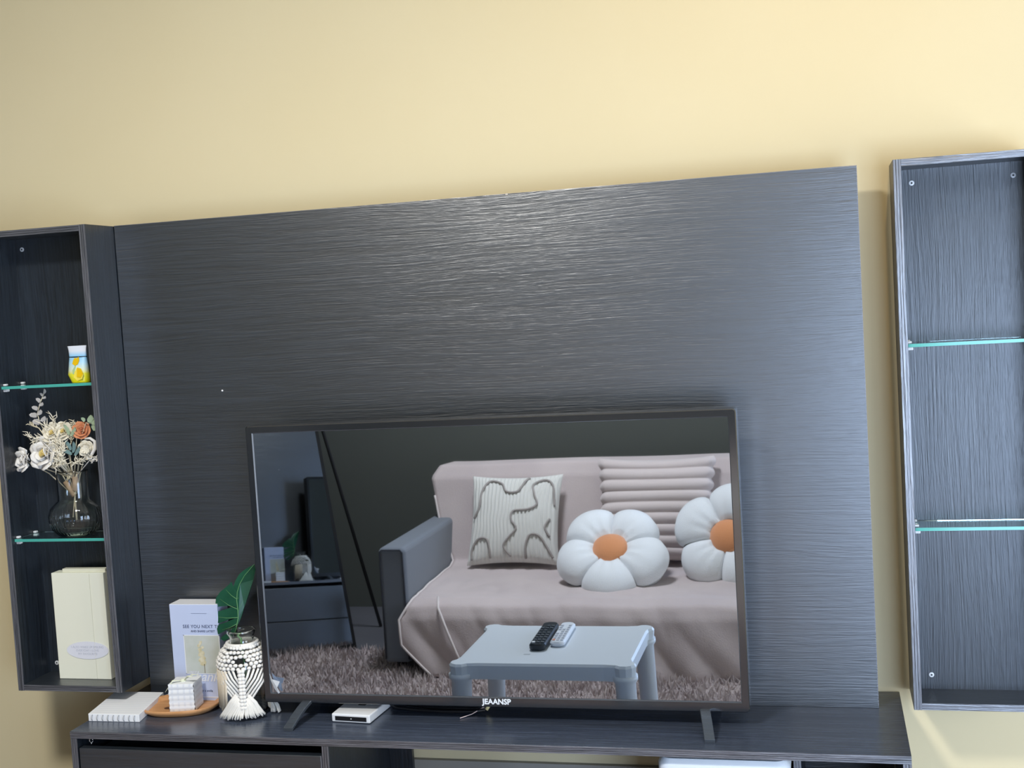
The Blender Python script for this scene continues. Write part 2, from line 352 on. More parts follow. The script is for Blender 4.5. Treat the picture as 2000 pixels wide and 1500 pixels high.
# ------------------------------------------------------------------ wall shelf units
def shelf_unit(label, x0, x1, yf, zb, zt, depth_in, glass_z, screws, shadow_back):
    T = .0145; u = thing('wall_shelf', ((x0+x1)/2, (yf+YW)/2, zb), label, 'shelf', 'dark wall shelf units')
    for (a, b) in ((x0, x0+T), (x1-T, x1)):
        o = MB().box(a, b, yf+.0015, YW-.0005, zb, zt).build('side_panel', WOODZ, u)
        m = MB()
        for i in range(3): m.box(a+T*i/3+.0004, a+T*(i+1)/3-.0004, yf-.0004*(i % 2), yf+.0015, zb, zt)
        m.build('edge_band', EDGEZ, o)
    for (a, b, nm) in ((zb, zb+T*.9, 'bottom_panel'), (zt-T*.9, zt, 'top_panel')):
        o = MB().box(x0+T, x1-T, yf+.0015, YW-.0005, a, b).build(nm, WOODX, u)
        m = MB()
        for i in range(3): m.box(x0+T, x1-T, yf-.0004*(i % 2), yf+.0015, a+(b-a)*i/3+.0004, a+(b-a)*(i+1)/3-.0004)
        m.build('edge_band', EDGEX, o)
    yb = yf+depth_in
    MB().box(x0+T, x1-T, yb, yb+.012, zb+T*.9, zt-T*.9).build('back_panel', WOODZ, u)
    for (x, z) in screws:
        o = MB().lathe([(.0048,0),(.0048,.0012),(.0018,.0016)], (0,0,0), 14, True)
        o.v = [(x+p[0], yb-p[2], z+p[1]) for p in o.v]; s_ = o.build('screw', PIN, u)
        o = MB().lathe([(.0018,.0010),(.0018,.0018)], (0,0,0), 8, True, True); o.v = [(x+p[0], yb-p[2], z+p[1]) for p in o.v]; o.build('screw_socket', BLACKP, s_)
    for gz in glass_z:
        g = MB().box(x0+T+.001, x1-T-.001, yf+.0105, yb-.003, gz-.006, gz).build('glass_shelf', GREENG, u)
        MB().box(x0+T+.001, x1-T-.001, yf+.0095, yf+.0105, gz-.006, gz).build('glass_edge', GREENE, g)
        for x in (x0+T, x1-T):
            sg = 1 if x < (x0+x1)/2 else -1
            for yy in (yf+.02, yb-.018):
                m = MB(); m.box(min(x, x+sg*.010), max(x, x+sg*.010), yy-.005, yy+.005, gz-.012, gz-.0062); m.box(min(x, x+sg*.008), max(x, x+sg*.008), yy-.004, yy+.004, gz+.0003, gz+.005)
                m.build('shelf_pin', PIN, u, bev=.0015)
    return u
shelf_unit('dark wall shelf holding dried flowers, a pouch and a cream bag', -1.0750, XPL-.0015, .018, -.278, .709, .098, (.0515, .381), ((-1.043, .674), (-.853, .674), (-1.043, -.245)), 0)
shelf_unit('empty dark wall shelf with two glass panes right of the panel', .7805, 1.032, .105, -.309, .7124, .088, (.0335, .3755), ((.818, .674), (.997, .674), (.820, -.268)), 0)

# ------------------------------------------------------------------ things on the left wall shelf
# cream paper bag with an oval label
CREAM = mat('cream_card', (.86,.85,.70), .65, .3); CREAM2 = mat('cream_card_shade', (.72,.70,.56), .65, .3)  # darker cream paints the shading of the bag's fold and crease
zf = -.278+.0131
bx0, bx1, byf, bh = -1.003, -.876, .064, .238
bag = thing('paper_bag', ((bx0+bx1)/2, byf+.015, zf), 'cream paper bag with white oval label on the lowest shelf', 'bag')
m = MB(); m.box(bx0, bx1, byf, byf+.030, zf+.0003, zf+bh-.004); m.build('bag_body', CREAM, bag, bev=.001)
MB().box(bx0+.022, bx1-.0005, byf+.010, byf+.024, zf+bh-.004, zf+bh+.003).build('folded_top', CREAM2, bag)
MB().add([(bx1-.034,byf-.0006,zf+.002),(bx1-.0335,byf-.0012,zf+.002),(bx1-.0335,byf-.0012,zf+bh-.006),(bx1-.034,byf-.0006,zf+bh-.006)], [(0,1,2,3)]).build('crease', CREAM2, bag, solid=.0004)
lc = at(174, 1270, byf); lx = min(lc.x, bx1-.052)
m = MB(); m.add([(lx+.051*math.cos(a), byf-.0008, lc.z+.0195*math.sin(a)) for a in [2*PI*k/40 for k in range(40)]], [tuple(range(40))])
lb = m.build('oval_label', mat('white_label', (.80,.80,.86), .5), bag, solid=.0006)
INK = mat('pale_grey_ink', (.52,.53,.60), .6)
for (tx, dz_, sz) in (('I ALSO WAKE UP SMILING', .007, .0068), ('EVERYDAY I LOVE', -.0005, .0068), ('MY FAVOURITE', -.008, .0068)):
    text('label_text', tx, sz, (lx, byf-.0013, lc.z+dz_), (1,0,0), (0,0,1), INK, lb, .0001)

# small pouch with yellow tulips
def pouch_material():
    m = bpy.data.materials.new('tulip_print'); m.use_nodes = True; nt = m.node_tree; b = nt.nodes['Principled BSDF']; N = nt.nodes.new; L = nt.links.new
    tc = N('ShaderNodeTexCoord'); sp = N('ShaderNodeSeparateXYZ'); L(tc.outputs['Object'], sp.inputs[0])
    mr = N('ShaderNodeMapRange'); mr.inputs[1].default_value = 0; mr.inputs[2].default_value = .078; L(sp.outputs[2], mr.inputs[0])
    cr = N('ShaderNodeValToRGB'); e = cr.color_ramp.elements; e[0].position = 0; e[0].color = (.85,.78,.0,1); e[1].position = .24; e[1].color = (.88,.84,.05,1)
    for (p, c) in ((.34, (.80,.86,.62)), (.55, (.48,.78,.95)), (.72, (.30,.66,.95)), (.86, (.82,.86,.93))):
        q = e.new(p); q.color = (*c, 1)
    L(mr.outputs[0], cr.inputs[0]); L(cr.outputs[0], b.inputs['Base Color']); b.inputs['Roughness'].default_value = .35
    return m
pz = .381; pl = at(136, 720, .055); pr = at(173, 720, .055)
px0, px1, py = pl.x, min(pr.x, XPL-.0015-.0155-.001), .055
pc = thing('gift_pouch', ((px0+px1)/2, py, pz), 'small pouch printed with yellow tulips on the upper glass shelf', 'pouch')
m = MB(); W_ = (px1-px0)/2; cx = (px0+px1)/2; rows = []
for (z, hw, hd, ox) in ((0, .82, .016, .0035), (.004, .86, .017, .003), (.017, 1.02, .016, -.0005), (.035, .96, .012, 0), (.053, .90, .007, 0), (.056, .90, .006, 0), (.068, .93, .004, -.0005), (.0775, 1.02, .0015, -.001)):
    rows.append([(cx+ox+W_*hw*math.cos(a) if abs(math.cos(a)) < .99 else cx+ox+W_*hw*math.copysign(1, math.cos(a)), py+hd*math.copysign(abs(math.sin(a))**.6, math.sin(a)), pz+z+.0004) for a in [2*PI*k/20 for k in range(20)]])
ring(m, rows); m.add(rows[0], [tuple(range(20))[::-1]]); m.add(rows[-1], [tuple(range(20))])
m.build('pouch_body', pouch_material(), pc, True)
m = MB(); m.tube([(cx+W_*.915*math.cos(a), py+.0078*math.sin(a), pz+.0545) for a in [2*PI*k/24 for k in range(25)]], .0010, 6, False); m.build('dark_cord', BLACKP, pc, True)
YEL = mat('yellow_tulip_print', (.85,.52,.0), .5); YEL2 = mat('light_tulip_print', (.9,.72,.08), .5); GRN = mat('tulip_leaf_print', (.42,.58,.30), .5)
def blob(name, mt, pts, y):
    MB().add([(cx+W_*a, y(c), pz+.078*c) for (a, c) in pts], [tuple(range(len(pts)))]).build(name, mt, pc, solid=.0006)
yy = lambda c: py-.0172+.012*max(0, c-.12)*1.35-.0006
blob('tulip_print', YEL, [(-.35,.52),(-.05,.46),(.25,.50),(.38,.60),(.30,.70),(.1,.66),(-.1,.68),(-.25,.62)], yy)
blob('tulip_print', YEL2, [(-.15,.15),(.25,.05),(.75,.10),(.88,.22),(.6,.38),(.2,.42),(-.05,.30)], yy)
blob('tulip_print', YEL, [(.2,.16),(.6,.14),(.85,.24),(.55,.38),(.2,.40)], lambda c: yy(c)-.0006)
blob('leaf_print', GRN, [(-.25,.24),(-.12,.24),(.05,.46),(-.05,.46),(-.3,.34)], yy)

# glass vase with a dried bouquet
vz = .0515+.0004; vc = Vector((-.932, .064, vz))
bv = thing('bouquet_vase', vc, 'round ribbed glass vase on the middle glass shelf, holding the bouquet', 'vase')
prof = [(.034,0),(.040,.002),(.052,.014),(.0585,.032),(.0590,.044),(.054,.060),(.042,.071),(.0355,.076),(.0345,.084),(.0350,.110),(.0355,.138),(.0365,.1405)]
inn = [(max(.001, r-.0028), z+(.004 if z < .01 else 0)) for (r, z) in prof][::-1]
rip = lambda a, z: .012*math.cos(34*a)*max(0, min(1, (.066-z)/.02)) if z > .006 else 0
m = MB(); m.lathe(prof+inn, vc, 136, True, True, sy=.72, rip=rip); m.build('glass_body', GLASS, bv, True)
bq = thing('dried_bouquet', vc+Vector((0,0,.07)), 'dried bouquet of white roses, orange flower and eucalyptus in the glass vase', 'bouquet')
IVORY = mat('ivory_dried_petals', (.82,.76,.62), .8, .2); WROSE = mat('white_rose_petals', (.86,.83,.78), .75, .2); STRAW = mat('straw_stems', (.70,.62,.44), .8, .2)
ORANGE = mat('orange_petals', (.66,.27,.13), .75, .2); SAGE = mat('sage_green_leaf', (.36,.45,.30), .7, .2); EUCA = mat('grey_eucalyptus_leaf', (.46,.44,.42), .7, .2); KRAFT = mat('kraft_wrap', (.66,.46,.29), .8, .2)
TEAL = mat('teal_dried_leaf', (.16,.25,.25), .7, .2)
BQY = .052
B = lambda u, v, dy=0: at(u, v, BQY+dy)
neck = B(145, 935, .012)
def rose(name, u, v, R, mt, dy=0, face=Vector((-.2,-1,.25)), core=None):
    c = B(u, v, dy); q = face.to_track_quat('Z', 'Y').to_matrix(); first = None
    for (rad, nP, tilt, sc) in ((.10, 3, 1.35, .55), (.30, 4, 1.12, .75), (.52, 5, .80, .95), (.72, 6, .45, 1.05)):
        for k in range(nP):
            a = 2*PI*k/nP+rad*7+random.uniform(-.2, .2); m = MB()
            def fn(s, t, a=a, rad=rad, tilt=tilt, sc=sc):
                wv = (s-.5)*1.5*R*sc*math.sin(PI*(.12+.80*t)); ln = t*R*1.05*sc
                p = Vector((rad*R*.55+ln*math.cos(tilt), wv, ln*math.sin(tilt)-.35*R-.35*(abs(wv)**2)/R))
                return c+q @ (Matrix.Rotation(a, 3, 'Z') @ p)
            m.grid(fn, 4, 4); m.build('petal', core if (core and rad < .2) else mt, bq, True, solid=.0006)
    m = MB(); m.tube([c+q @ Vector((0,0,-.3*R)), (c+neck)/2+Vector((0,.004,-.01)), neck+Vector((0,0,-.04))], .0013, 6); m.build('stem', STRAW, bq, True)
YCORE = mat('yellow_rose_core', (.80,.64,.25), .8, .2)
rose('rose', 42, 898, .020, WROSE, 0, Vector((-.5,-1,.1)))
rose('rose', 83, 886, .027, WROSE, -.008, Vector((-.25,-1,.2)), YCORE)
rose('rose', 100, 845, .017, IVORY, 0, Vector((-.1,-1,.4)), YCORE)
rose('rose', 122, 842, .016, IVORY, .004, Vector((.1,-1,.4)), YCORE)
rose('rose', 159, 840, .0145, ORANGE, 0, Vector((.3,-1,.3)))
rose('rose', 168, 876, .013, IVORY, -.004, Vector((.2,-1,.1)), YCORE)
# eucalyptus twig, green leaf twig, teal leaves
def leafd(m, c, d, L_, W_, nrm):
    d = d.normalized(); s_ = d.cross(nrm).normalized(); b = len(m.v); n = 8; pts = []
    for k in range(n):
        a = 2*PI*k/n; pts.append(c+d*(L_*.5*(1-math.cos(a)))+s_*(W_*.5*math.sin(a))+nrm*(.002*math.cos(2*a)))
    m.add(pts, [tuple(range(n))])
nY = Vector((0,-1,.15)).normalized()
tw = [B(128, 925, .01), B(92, 850), B(78, 826), B(73, 808), B(78, 788), B(86, 768)]
m = MB(); m.tube(tw, .0010, 6); m.build('eucalyptus_stem', STRAW, bq, True)
for (u, v, du, dv, L_, W_) in ((80,826,-18,-4,.020,.014), (80,822,14,-10,.016,.011), (74,812,-16,-2,.020,.012), (74,810,10,-12,.015,.010), (75,800,-14,-6,.016,.010), (77,792,14,-8,.012,.008), (79,786,-10,-10,.013,.009), (83,778,10,-4,.010,.006), (84,774,-7,-8,.009,.006), (86,770,1,-8,.012,.006)):
    m = MB(); c = B(u, v, -.002); leafd(m, c, B(u+du, v+dv, -.002)-c, L_, W_, nY); m.build('eucalyptus_leaf', EUCA, bq, solid=.0006)
m = MB(); m.tube([B(150,930,.01), B(160,850), B(168,826), B(188,828)], .0010, 6); m.build('leaf_stem', STRAW, bq, True)
for (u, v, du, dv, L_, W_) in ((172,824,10,-12,.018,.016), (178,824,14,2,.017,.015), (180,830,6,10,.014,.012), (166,824,-8,-10,.012,.008), (188,828,8,1,.010,.008)):
    m = MB(); c = B(u, v, -.004); leafd(m, c, B(u+du, v+dv, -.004)-c, L_, W_, nY); m.build('green_leaf', SAGE, bq, solid=.0006)
for (u, v, du, dv) in ((140,880,-14,-22), (142,888,-16,-8), (143,885,2,-30), (146,890,12,-22), (136,850,-6,-12), (138,852,6,-10)):
    m = MB(); c = B(u, v, -.006); leafd(m, c, B(u+du, v+dv, -.008)-c, .026, .009, nY); m.build('teal_leaf', TEAL if v > 870 else SAGE, bq, solid=.0006)
# feathery dried sprays: many thin curled blades, one mesh per spray
def spray(u0, v0, u1, v1, n, L_, mt, dy=0, thick=.0013, spread=1.0):
    m = MB(); a, b = B(u0, v0, dy), B(u1, v1, dy)
    m.tube([neck, a, b], .0012, 6)
    for k in range(n):
        t = random.random(); p = a.lerp(b, t); d = Vector((random.uniform(-1, 1), random.uniform(-1, .3), random.uniform(-.5, 1)))*spread+(b-a).normalized()*.9
        d.normalize(); c2 = Vector((random.uniform(-1, 1), random.uniform(-.4, .4), random.uniform(-1, 1))); l = L_*random.uniform(.5, 1.1)
        m.tube([p, p+d*l*.5, p+(d+c2*.55).normalized()*l], [thick, thick*.9, thick*.35], 5)
    o = m.build('dried_spray', mt, bq, True); return o
for (u0, v0, u1, v1, n, L_, mt, dy) in ((112,900,88,830,40,.026,IVORY,0), (118,900,104,816,36,.024,IVORY,.004), (125,905,118,835,34,.022,STRAW,.006), (112,905,110,860,60,.022,IVORY,-.008), (118,908,122,870,60,.022,IVORY,-.010),
                                   (100,912,126,905,34,.020,IVORY,-.010), (140,908,176,894,40,.017,IVORY,-.006), (176,898,200,898,36,.014,WROSE,-.006), (118,880,96,862,30,.020,STRAW,0), (135,880,148,828,26,.018,STRAW,.004), (90,916,112,902,26,.018,STRAW,-.004), (84,852,66,862,18,.018,IVORY,0), (76,836,58,830,8,.012,STRAW,0), (66,854,54,850,10,.014,IVORY,0), (150,850,143,826,18,.014,STRAW,.002)):
    spray(u0, v0, u1, v1, n, L_, mt, dy)
m = MB(); m.tube([B(158,900), B(176,892,-.004), B(186,876,-.004), B(185,862,-.004), B(176,856,-.004), B(166,857,-.004)], [.003,.004,.004,.0035,.003,.002], 8); m.build('curled_tail', WROSE, bq, True)
for k in range(9):
    a = 2*PI*k/9; c = B(169, 877, -.012); m = MB(); leafd(m, c, Vector((math.cos(a), -.3, math.sin(a))), .011, .006, nY); m.build('floret_petal', IVORY, bq, solid=.0005)
# wrapped stems inside the glass
for (u0, v0, u1, v1, r) in ((128,940,146,968,.0058), (147,932,148,958,.0062)):
    m = MB(); m.tube([at(u0, v0, .060), at(u1, v1, .062)], r, 10); m.build('kraft_wrap', KRAFT, bq, True)
for (u0, v0, u1, v1) in ((146,962,150,1015), (148,955,143,1010), (140,925,128,945), (150,925,147,940), (135,915,130,945)):
    m = MB(); m.tube([at(u0, v0, .060), at(u1, v1, .060)], .0016, 6); m.build('stem', STRAW, bq, True)

# ------------------------------------------------------------------ things on the stand, left of the television
ZS1 = ZS+.0004
PAPER = mat('white_paper', (.90,.91,.93), .6, .3); PAPERB = mat('paper_edges', (.74,.77,.82), .6, .3)
# stack of spiral notebooks
nb = [Vector((-.858,-.058,ZS1)), Vector((-.742,-.056,ZS1)), Vector((-.768,.088,ZS1)), Vector((-.884,.086,ZS1))]
for (k, (dx, z0_, z1_, lab)) in enumerate(((0, 0, .0155, 'white ruled spiral notepad lying left of the wooden tray'),)):
    nt_ = thing('spiral_notebook', (-.815, .015, ZS1+z0_), lab, 'notebook')
    q = [p+Vector((dx,0,0)) for p in nb]
    m = MB(); m.prism([p+Vector((0,0,z0_)) for p in q], (0,0,z1_-z0_)); m.build('page_block', PAPER, nt_, bev=.0006)
    m = MB(); n = 9
    for i in range(n):
        c = q[0].lerp(q[1], (i+.8)/(n+.6))+Vector((0,-.0005,z0_)); h = (z1_-z0_)*.5
        m.tube([c+Vector((.001*math.sin(a)*.6, h*.55*math.cos(a), h+h*.75*math.sin(a))) for a in [2*PI*j/10 for j in range(11)]], .0006, 5, False)
    m.build('spiral_wire', mat('grey_wire', (.35,.36,.38), .4, metal=.4) , nt_, True)
    if k == 0:
        for i in range(11):
            t = .07+.084*i; a, b = q[0].lerp(q[3], t), q[1].lerp(q[2], t); d = (b-a).normalized(); up = (q[3]-q[0]).normalized()*.0008
            m = MB(); z_ = Vector((0,0,z1_+.0002)); m.add([a+d*.003-up+z_, b-d*.003-up+z_, b-d*.003+up+z_, a+d*.003+up+z_], [(0,1,2,3)]); m.build('ruled_line', PAPERB, nt_)
pen = thing('pen', (-.765, .07, ZS1), 'thin pale pen leaning between the notepads and the tray', 'pen')
MB().tube([(-.776,.050,ZS1+.006), (-.757,.104,ZS1+.007)], .0032, 8).build('barrel', mat('pale_pen', (.75,.72,.66), .4), pen, True)
MB().tube([(-.757,.104,ZS1+.007), (-.755,.110,ZS1+.0071)], [.0032,.001], 8).build('pen_tip', CHROME, pen, True)
# oval wooden tray
tc = Vector((-.694, .030, ZS1))
def tray_material():
    m = mat('honey_wood', (.55,.27,.11), .45, .4, bump=((18,160,160), .1, .001), var=((9,120,120), (.66,.35,.16))); return m
TRW = tray_material()
tr = thing('wooden_tray', tc, 'oval honey coloured wooden tray between notepads and macrame vase', 'tray')
def oval(sx, sy, z, n=48):
    r = []
    for k in range(n):
        a = 2*PI*k/n; c_, s_ = math.cos(a), math.sin(a); p = Vector((sx*math.copysign(abs(c_)**.8, c_), sy*math.copysign(abs(s_)**.9, s_), z)); p = Matrix.Rotation(math.radians(8), 3, 'Z') @ p; r.append(tc+p)
    return r
m = MB(); ls = [oval(.070,.052,.0), oval(.080,.060,.006), oval(.084,.064,.013), oval(.082,.062,.0145), oval(.079,.059,.013), oval(.072,.053,.006)]
ring(m, ls); m.add(ls[0], [tuple(range(48))[::-1]]); m.add(ls[-1], [tuple(range(48))]); m.build('tray_body', TRW, tr, True)
cr_ = thing('twig', tc+Vector((-.018,-.022,.0066)), 'tiny dark twig crumb lying in the wooden tray', 'twig')
MB().tube([tc+Vector((-.026,-.024,.0085)), tc+Vector((-.018,-.022,.0095)), tc+Vector((-.010,-.026,.0085))], [.0012,.002,.0008], 6).build('twig_piece', mat('dark_twig', (.10,.05,.03), .8), cr_, True)
# waffle cloth wrapped cube
wc = Vector((-.676, .020, ZS1+.0066))
cu = thing('wrapped_soap', wc, 'small cube wrapped in white gingham cloth standing in the wooden tray', 'soap')
WAF = mat('white_gingham', (.84,.85,.86), .8, .2); WAF2 = mat('pale_grey_check', (.74,.76,.80), .8, .2); RIB = mat('pale_green_ribbon', (.78,.80,.62), .7, .2)
rz = Matrix.Rotation(math.radians(10), 3, 'Z'); hw, hh = .0265, .058
def cubept(p): return wc+rz @ Vector(p)
m = MB(); n = 7
def cube_side(s, t, k):
    a = (s-.5)*2*hw*(1+.02*math.cos(2*PI*6*t)); z = t*hh; o = hw*(1+.035*abs(math.sin(PI*5*t)))
    p = Vector((a, -o, z)); return wc+rz @ (Matrix.Rotation(k*PI/2, 3, 'Z') @ p)
for k in range(4): m.grid(lambda s, t, k=k: cube_side(s, t, k), 12, 30)
m.grid(lambda s, t: cubept(((s-.5)*2*hw, (t-.5)*2*hw, hh+.002*math.sin(PI*s)*math.sin(PI*t))), 6, 6); m.build('cloth_cube', WAF, cu, True)
for i in range(4):
    t = (i+.6)/4.2; m = MB(); m.grid(lambda s, q, t=t: cube_side(s, t+(q-.5)*.07, 0)+Vector((0,-.0005,0)), 12, 2); m.build('check_band', WAF2, cu)
    m = MB(); m.grid(lambda s, q, t=t: cube_side(t+(s-.5)*.07, q, 0)+Vector((0,-.0006,0)), 2, 24); m.build('check_band', WAF2, cu)
m = MB()
for (ex, ez, dx) in ((-.034, -.016, 0), (.040, .018, .002), (.026, .014, .004)):
    a = cubept((dx, -.012, hh+.003)); b = cubept((ex*.55, -.020, hh+.006+max(ez, 0)*.6)); c = cubept((ex, -.026, hh+ez))
    m.tube([a, b, c], [.0016,.0038,.0012], 6, flat=.35)
m.ball(cubept((0,-.010,hh+.003)), (.007,.005,.004), 10, 6); m.build('ribbon', RIB, cu, True)
# blue gift box
BOXC = mat('powder_blue_card', (.55,.62,.82), .55, .35); BOXT = mat('white_card_edge', (.82,.83,.86), .55)
bl = Vector((-.728, .070, ZS1)); bw, bd, bhh = .112, .046, .212
gb = thing('gift_box', (bl.x+bw/2, bl.y+bd/2, ZS1), 'powder blue gift box with a flower picture behind the macrame vase', 'box')
MB().box(bl.x, bl.x+bw, bl.y, bl.y+bd, ZS1, ZS1+bhh).build('box_body', BOXC, gb, bev=.0008)
MB().box(bl.x+.0005, bl.x+bw-.0005, bl.y+.0005, bl.y+bd-.0005, ZS1+bhh, ZS1+bhh+.001).build('box_lid', BOXT, gb)
MB().box(bl.x, bl.x+bw, bl.y-.0005, bl.y, ZS1+.012, ZS1+.014).build('box_seam', BOXT, gb)
def onbox(u, v): p = at(u, v, bl.y-.0006); return p
INK2 = mat('slate_ink', (.10,.12,.20), .6)
def btext(b, u, v, size, mt, shear=0, sp=1.0, bold=0):
    p = onbox(u, v); text('box_lettering', b, size, (p.x, p.y, p.z), (1,0,0), (0,0,1), mt, gb, .0002, shear, bold, sp)
btext('____________', 388, 1196, .006, INK2)
btext('SEE YOU NEXT TIME', 397, 1224, .0098, INK2, sp=1.08)
btext('AND SHARE LATEST', 396, 1233, .0062, INK2)
btext('Thank', 396, 1322, .030, BOXT, .35, bold=.0004)
btext('with a smile', 402, 1349, .0068, INK2)
a, b = onbox(358, 1240), onbox(434, 1317)
m = MB(); x0, x1, z1, z0 = a.x, b.x, a.z, b.z; y = bl.y-.0004
PIC = mat('picture_sage_print', (.52,.55,.48), .6, .3, var=(26, (.60,.62,.58)))
pic = MB().box(x0+.0015, x1-.0015, y-.0004, y, z0+.0015, z1-.0015).build('flower_picture', PIC, gb)
for bb in ((x0, x1, z0, z0+.0015), (x0, x1, z1-.0015, z1), (x0, x0+.0015, z0, z1), (x1-.0015, x1, z0, z1)):
    m.box(bb[0], bb[1], y-.0006, y, bb[2], bb[3])
m.build('picture_border', BOXT, gb)
FLW = mat('straw_flower_print', (.60,.52,.30), .7, var=(120, (.74,.68,.50))); STM = mat('brown_stem_print', (.20,.16,.08), .7)
cxp = (x0+x1)/2-.004
m = MB(); m.box(cxp+.006, cxp+.0072, y-.0008, y-.0004, z0+.002, z0+.034); m.build('stem_print', STM, pic)
for k in range(13):
    t = k/12; c = Vector((cxp+.004*math.sin(k*2.3)-.001+.004*(1-t), y-.0008, z0+.022+t*.047)); n = 7; R_ = .0075-.003*t
    MB().add([c+Vector((R_*random.uniform(.6, 1.1)*math.cos(2*PI*j/n), -.00002*k, R_*.8*random.uniform(.6, 1.1)*math.sin(2*PI*j/n))) for j in range(n)], [tuple(range(n))[::-1]]).build('blossom_print', FLW, pic)

# macrame bottle vase with a monstera leaf
mv = Vector((-.538, .018, ZS1))
vs_ = thing('macrame_vase', mv, 'clear glass bottle vase in a white macrame cover beside the television', 'vase')
prof = [(.036,0),(.044,.002),(.0475,.010),(.0480,.060),(.0485,.100),(.0465,.118),(.038,.134),(.0275,.144),(.0245,.152),(.0245,.160),(.0285,.167),(.0300,.170),(.0295,.1735),(.0270,.174)]
inn = [(r-.0028, z+(.005 if z < .011 else 0)) for (r, z) in prof][::-1]
MB().lathe(prof+inn, mv, 48, True, True).build('glass_bottle', GLASS, vs_, True)
ROPE = mat('white_cotton_cord', (.86,.83,.77), .85, .2, bump=(900, .6, .001), sheen=.3)
ROPE2 = mat('beige_cotton_cord', (.80,.70,.55), .85, .2, bump=(900, .6, .001))
def rad(z):
    for i in range(len(prof)-1):
        (r0, z0), (r1, z1) = prof[i], prof[i+1]
        if z0 <= z <= z1: return r0+(r1-r0)*(z-z0)/(z1-z0+1e-9)
    return .045
def sv(a, z, off=.003):          # angle 0 faces the camera, positive to the right
    A = -PI/2+a+.35; r = rad(z)+off; return mv+Vector((r*math.cos(A), r*math.sin(A), z))
# knotted collar: rows of small knots with a V shaped lower edge
m = MB()
for row in range(6):
    z = .143-row*.0075
    for k in range(30):
        a = -PI+2*PI*(k+.5*(row % 2))/30
        ad = abs(((a+PI) % (2*PI))-PI)
        if row >= 3 and ad < .22+.10*(row-3)*0: 
            if row == 3: continue
        m.ball(sv(a, z+random.uniform(-.001, .001), .0035), (random.uniform(.0042,.0056),)*2+(random.uniform(.0034,.0046),), 7, 5, jit=.06)
m.build('knotted_collar', ROPE, vs_, True)
m = MB(); m.tube([sv(2*PI*k/30, .147, .004) for k in range(31)], .0042, 8, False); m.build('neck_cord', ROPE, vs_, True)
# diagonal cords running down to the centre
m = MB()
for sg in (-1, 1):
    for k in range(6):
        a0 = sg*(.32+.19*k); z0 = .103-.001*k
        m.tube([sv(a0, z0, .004), sv(a0*.70, z0-.014-.0045*k*.5, .0045), sv(sg*.12, z0-.024-.009*k, .0055)], .0026, 6)
m.build('diagonal_cords', ROPE, vs_, True)
m = MB()
for k in range(11):
    for sg in (-1, 1): m.ball(sv(sg*.055, .101-.0075*k, .006), (.0050,.0046,.0046), 8, 6, jit=.06)
m.build('knot_column', ROPE, vs_, True)
m = MB()
for k in range(46):                         # front fringe
    a = -.62+1.20*k/45+random.uniform(-.03, .03); zt_ = .034+.022*abs(a)+random.uniform(-.004, .004); ab = a*1.28-.06
    m.tube([sv(a*.40, zt_+.004, .0055), sv(a*.85, zt_-.012, .007), sv(ab, .014, .010), sv(ab*1.12, .0035+random.uniform(-.002, .003)+.002, .013+random.uniform(0, .004))], [.0024,.0023,.0021,.0014], 5)
m.build('front_fringe', ROPE, vs_, True)
m = MB()
for k in range(16):                         # longer side strands
    a = -1.45+.052*k*1.0+random.uniform(-.02, .02)
    m.tube([sv(a*.92, .100, .004), sv(a, .06, .005), sv(a*1.0, .022+random.uniform(-.006, .006), .006)], [.0022,.0022,.0013], 5)
for k in range(9):
    a = 1.05+.055*k+random.uniform(-.02, .02)
    m.tube([sv(a*.9, .100, .004), sv(a, .06, .005), sv(a, .012+random.uniform(-.004, .006), .006)], [.0020,.0020,.0013], 5)
m.build('side_strands', ROPE2, vs_, True)
m = MB(); tq = Vector((-.476, .020, ZS1))
for k in range(26):
    dx, dy = random.uniform(-.007, .007), random.uniform(-.006, .006)
    m.tube([tq+Vector((dx*.6-.004, dy*.6, .0255)), tq+Vector((dx, dy, .016)), tq+Vector((dx*1.35+.002, dy*1.3, .003))], [.0022,.0022,.0014], 5)
m.build('side_tassel', ROPE, vs_, True)
# monstera leaf (thin, gently folded along the midrib) with its stalk in the bottle
LEAF = mat('glossy_deep_green_leaf', (.012,.075,.040), .32, .5, var=(30, (.018,.10,.055))); VEIN = mat('pale_green_vein', (.12,.30,.12), .45)
lf = thing('monstera_leaf', mv+Vector((0,0,.10)), 'deep green split monstera leaf standing in the macrame bottle vase', 'leaf')
mid = [(458,1238),(463,1222),(466,1206),(465,1190),(463,1172),(464,1156),(469,1140),(478,1124),(497,1102)]
def lp(u, v):
    # depth: folded about the midrib, tip leaning back towards the panel
    um = None
    for i in range(len(mid)-1):
        (u0, v0), (u1, v1) = mid[i], mid[i+1]
        if v1 <= v <= v0: um = u0+(u1-u0)*(v0-v)/(v0-v1)
    if um is None: um = mid[0][0] if v > 1230 else mid[-1][0]
    return at(u, v, .052+.10*(1238-v)/1000+.00042*abs(u-um))
def lobe(outline):
    m = MB(); m.add([lp(u, v) for (u, v) in outline], [tuple(range(len(outline)))]); return m.build('leaf_lobe', LEAF, lf, solid=.0008)
lobe([(497,1102),(486,1108),(476,1114),(467,1122),(460,1134),(456,1146),(458,1156),(464,1160),(465,1150),(469,1140),(478,1124)])
lobe([(464,1158),(458,1152),(452,1136),(449,1140),(440,1148),(430,1156),(422,1168),(421,1178),(424,1185),(436,1184),(452,1183),(464,1186),(463,1172)])
lobe([(465,1186),(452,1186),(440,1190),(424,1195),(408,1196),(410,1206),(417,1214),(428,1217),(440,1213),(452,1208),(466,1206),(466,1196)])
lobe([(466,1206),(454,1210),(440,1216),(427,1220),(424,1228),(426,1239),(436,1234),(448,1226),(460,1222),(464,1216)])
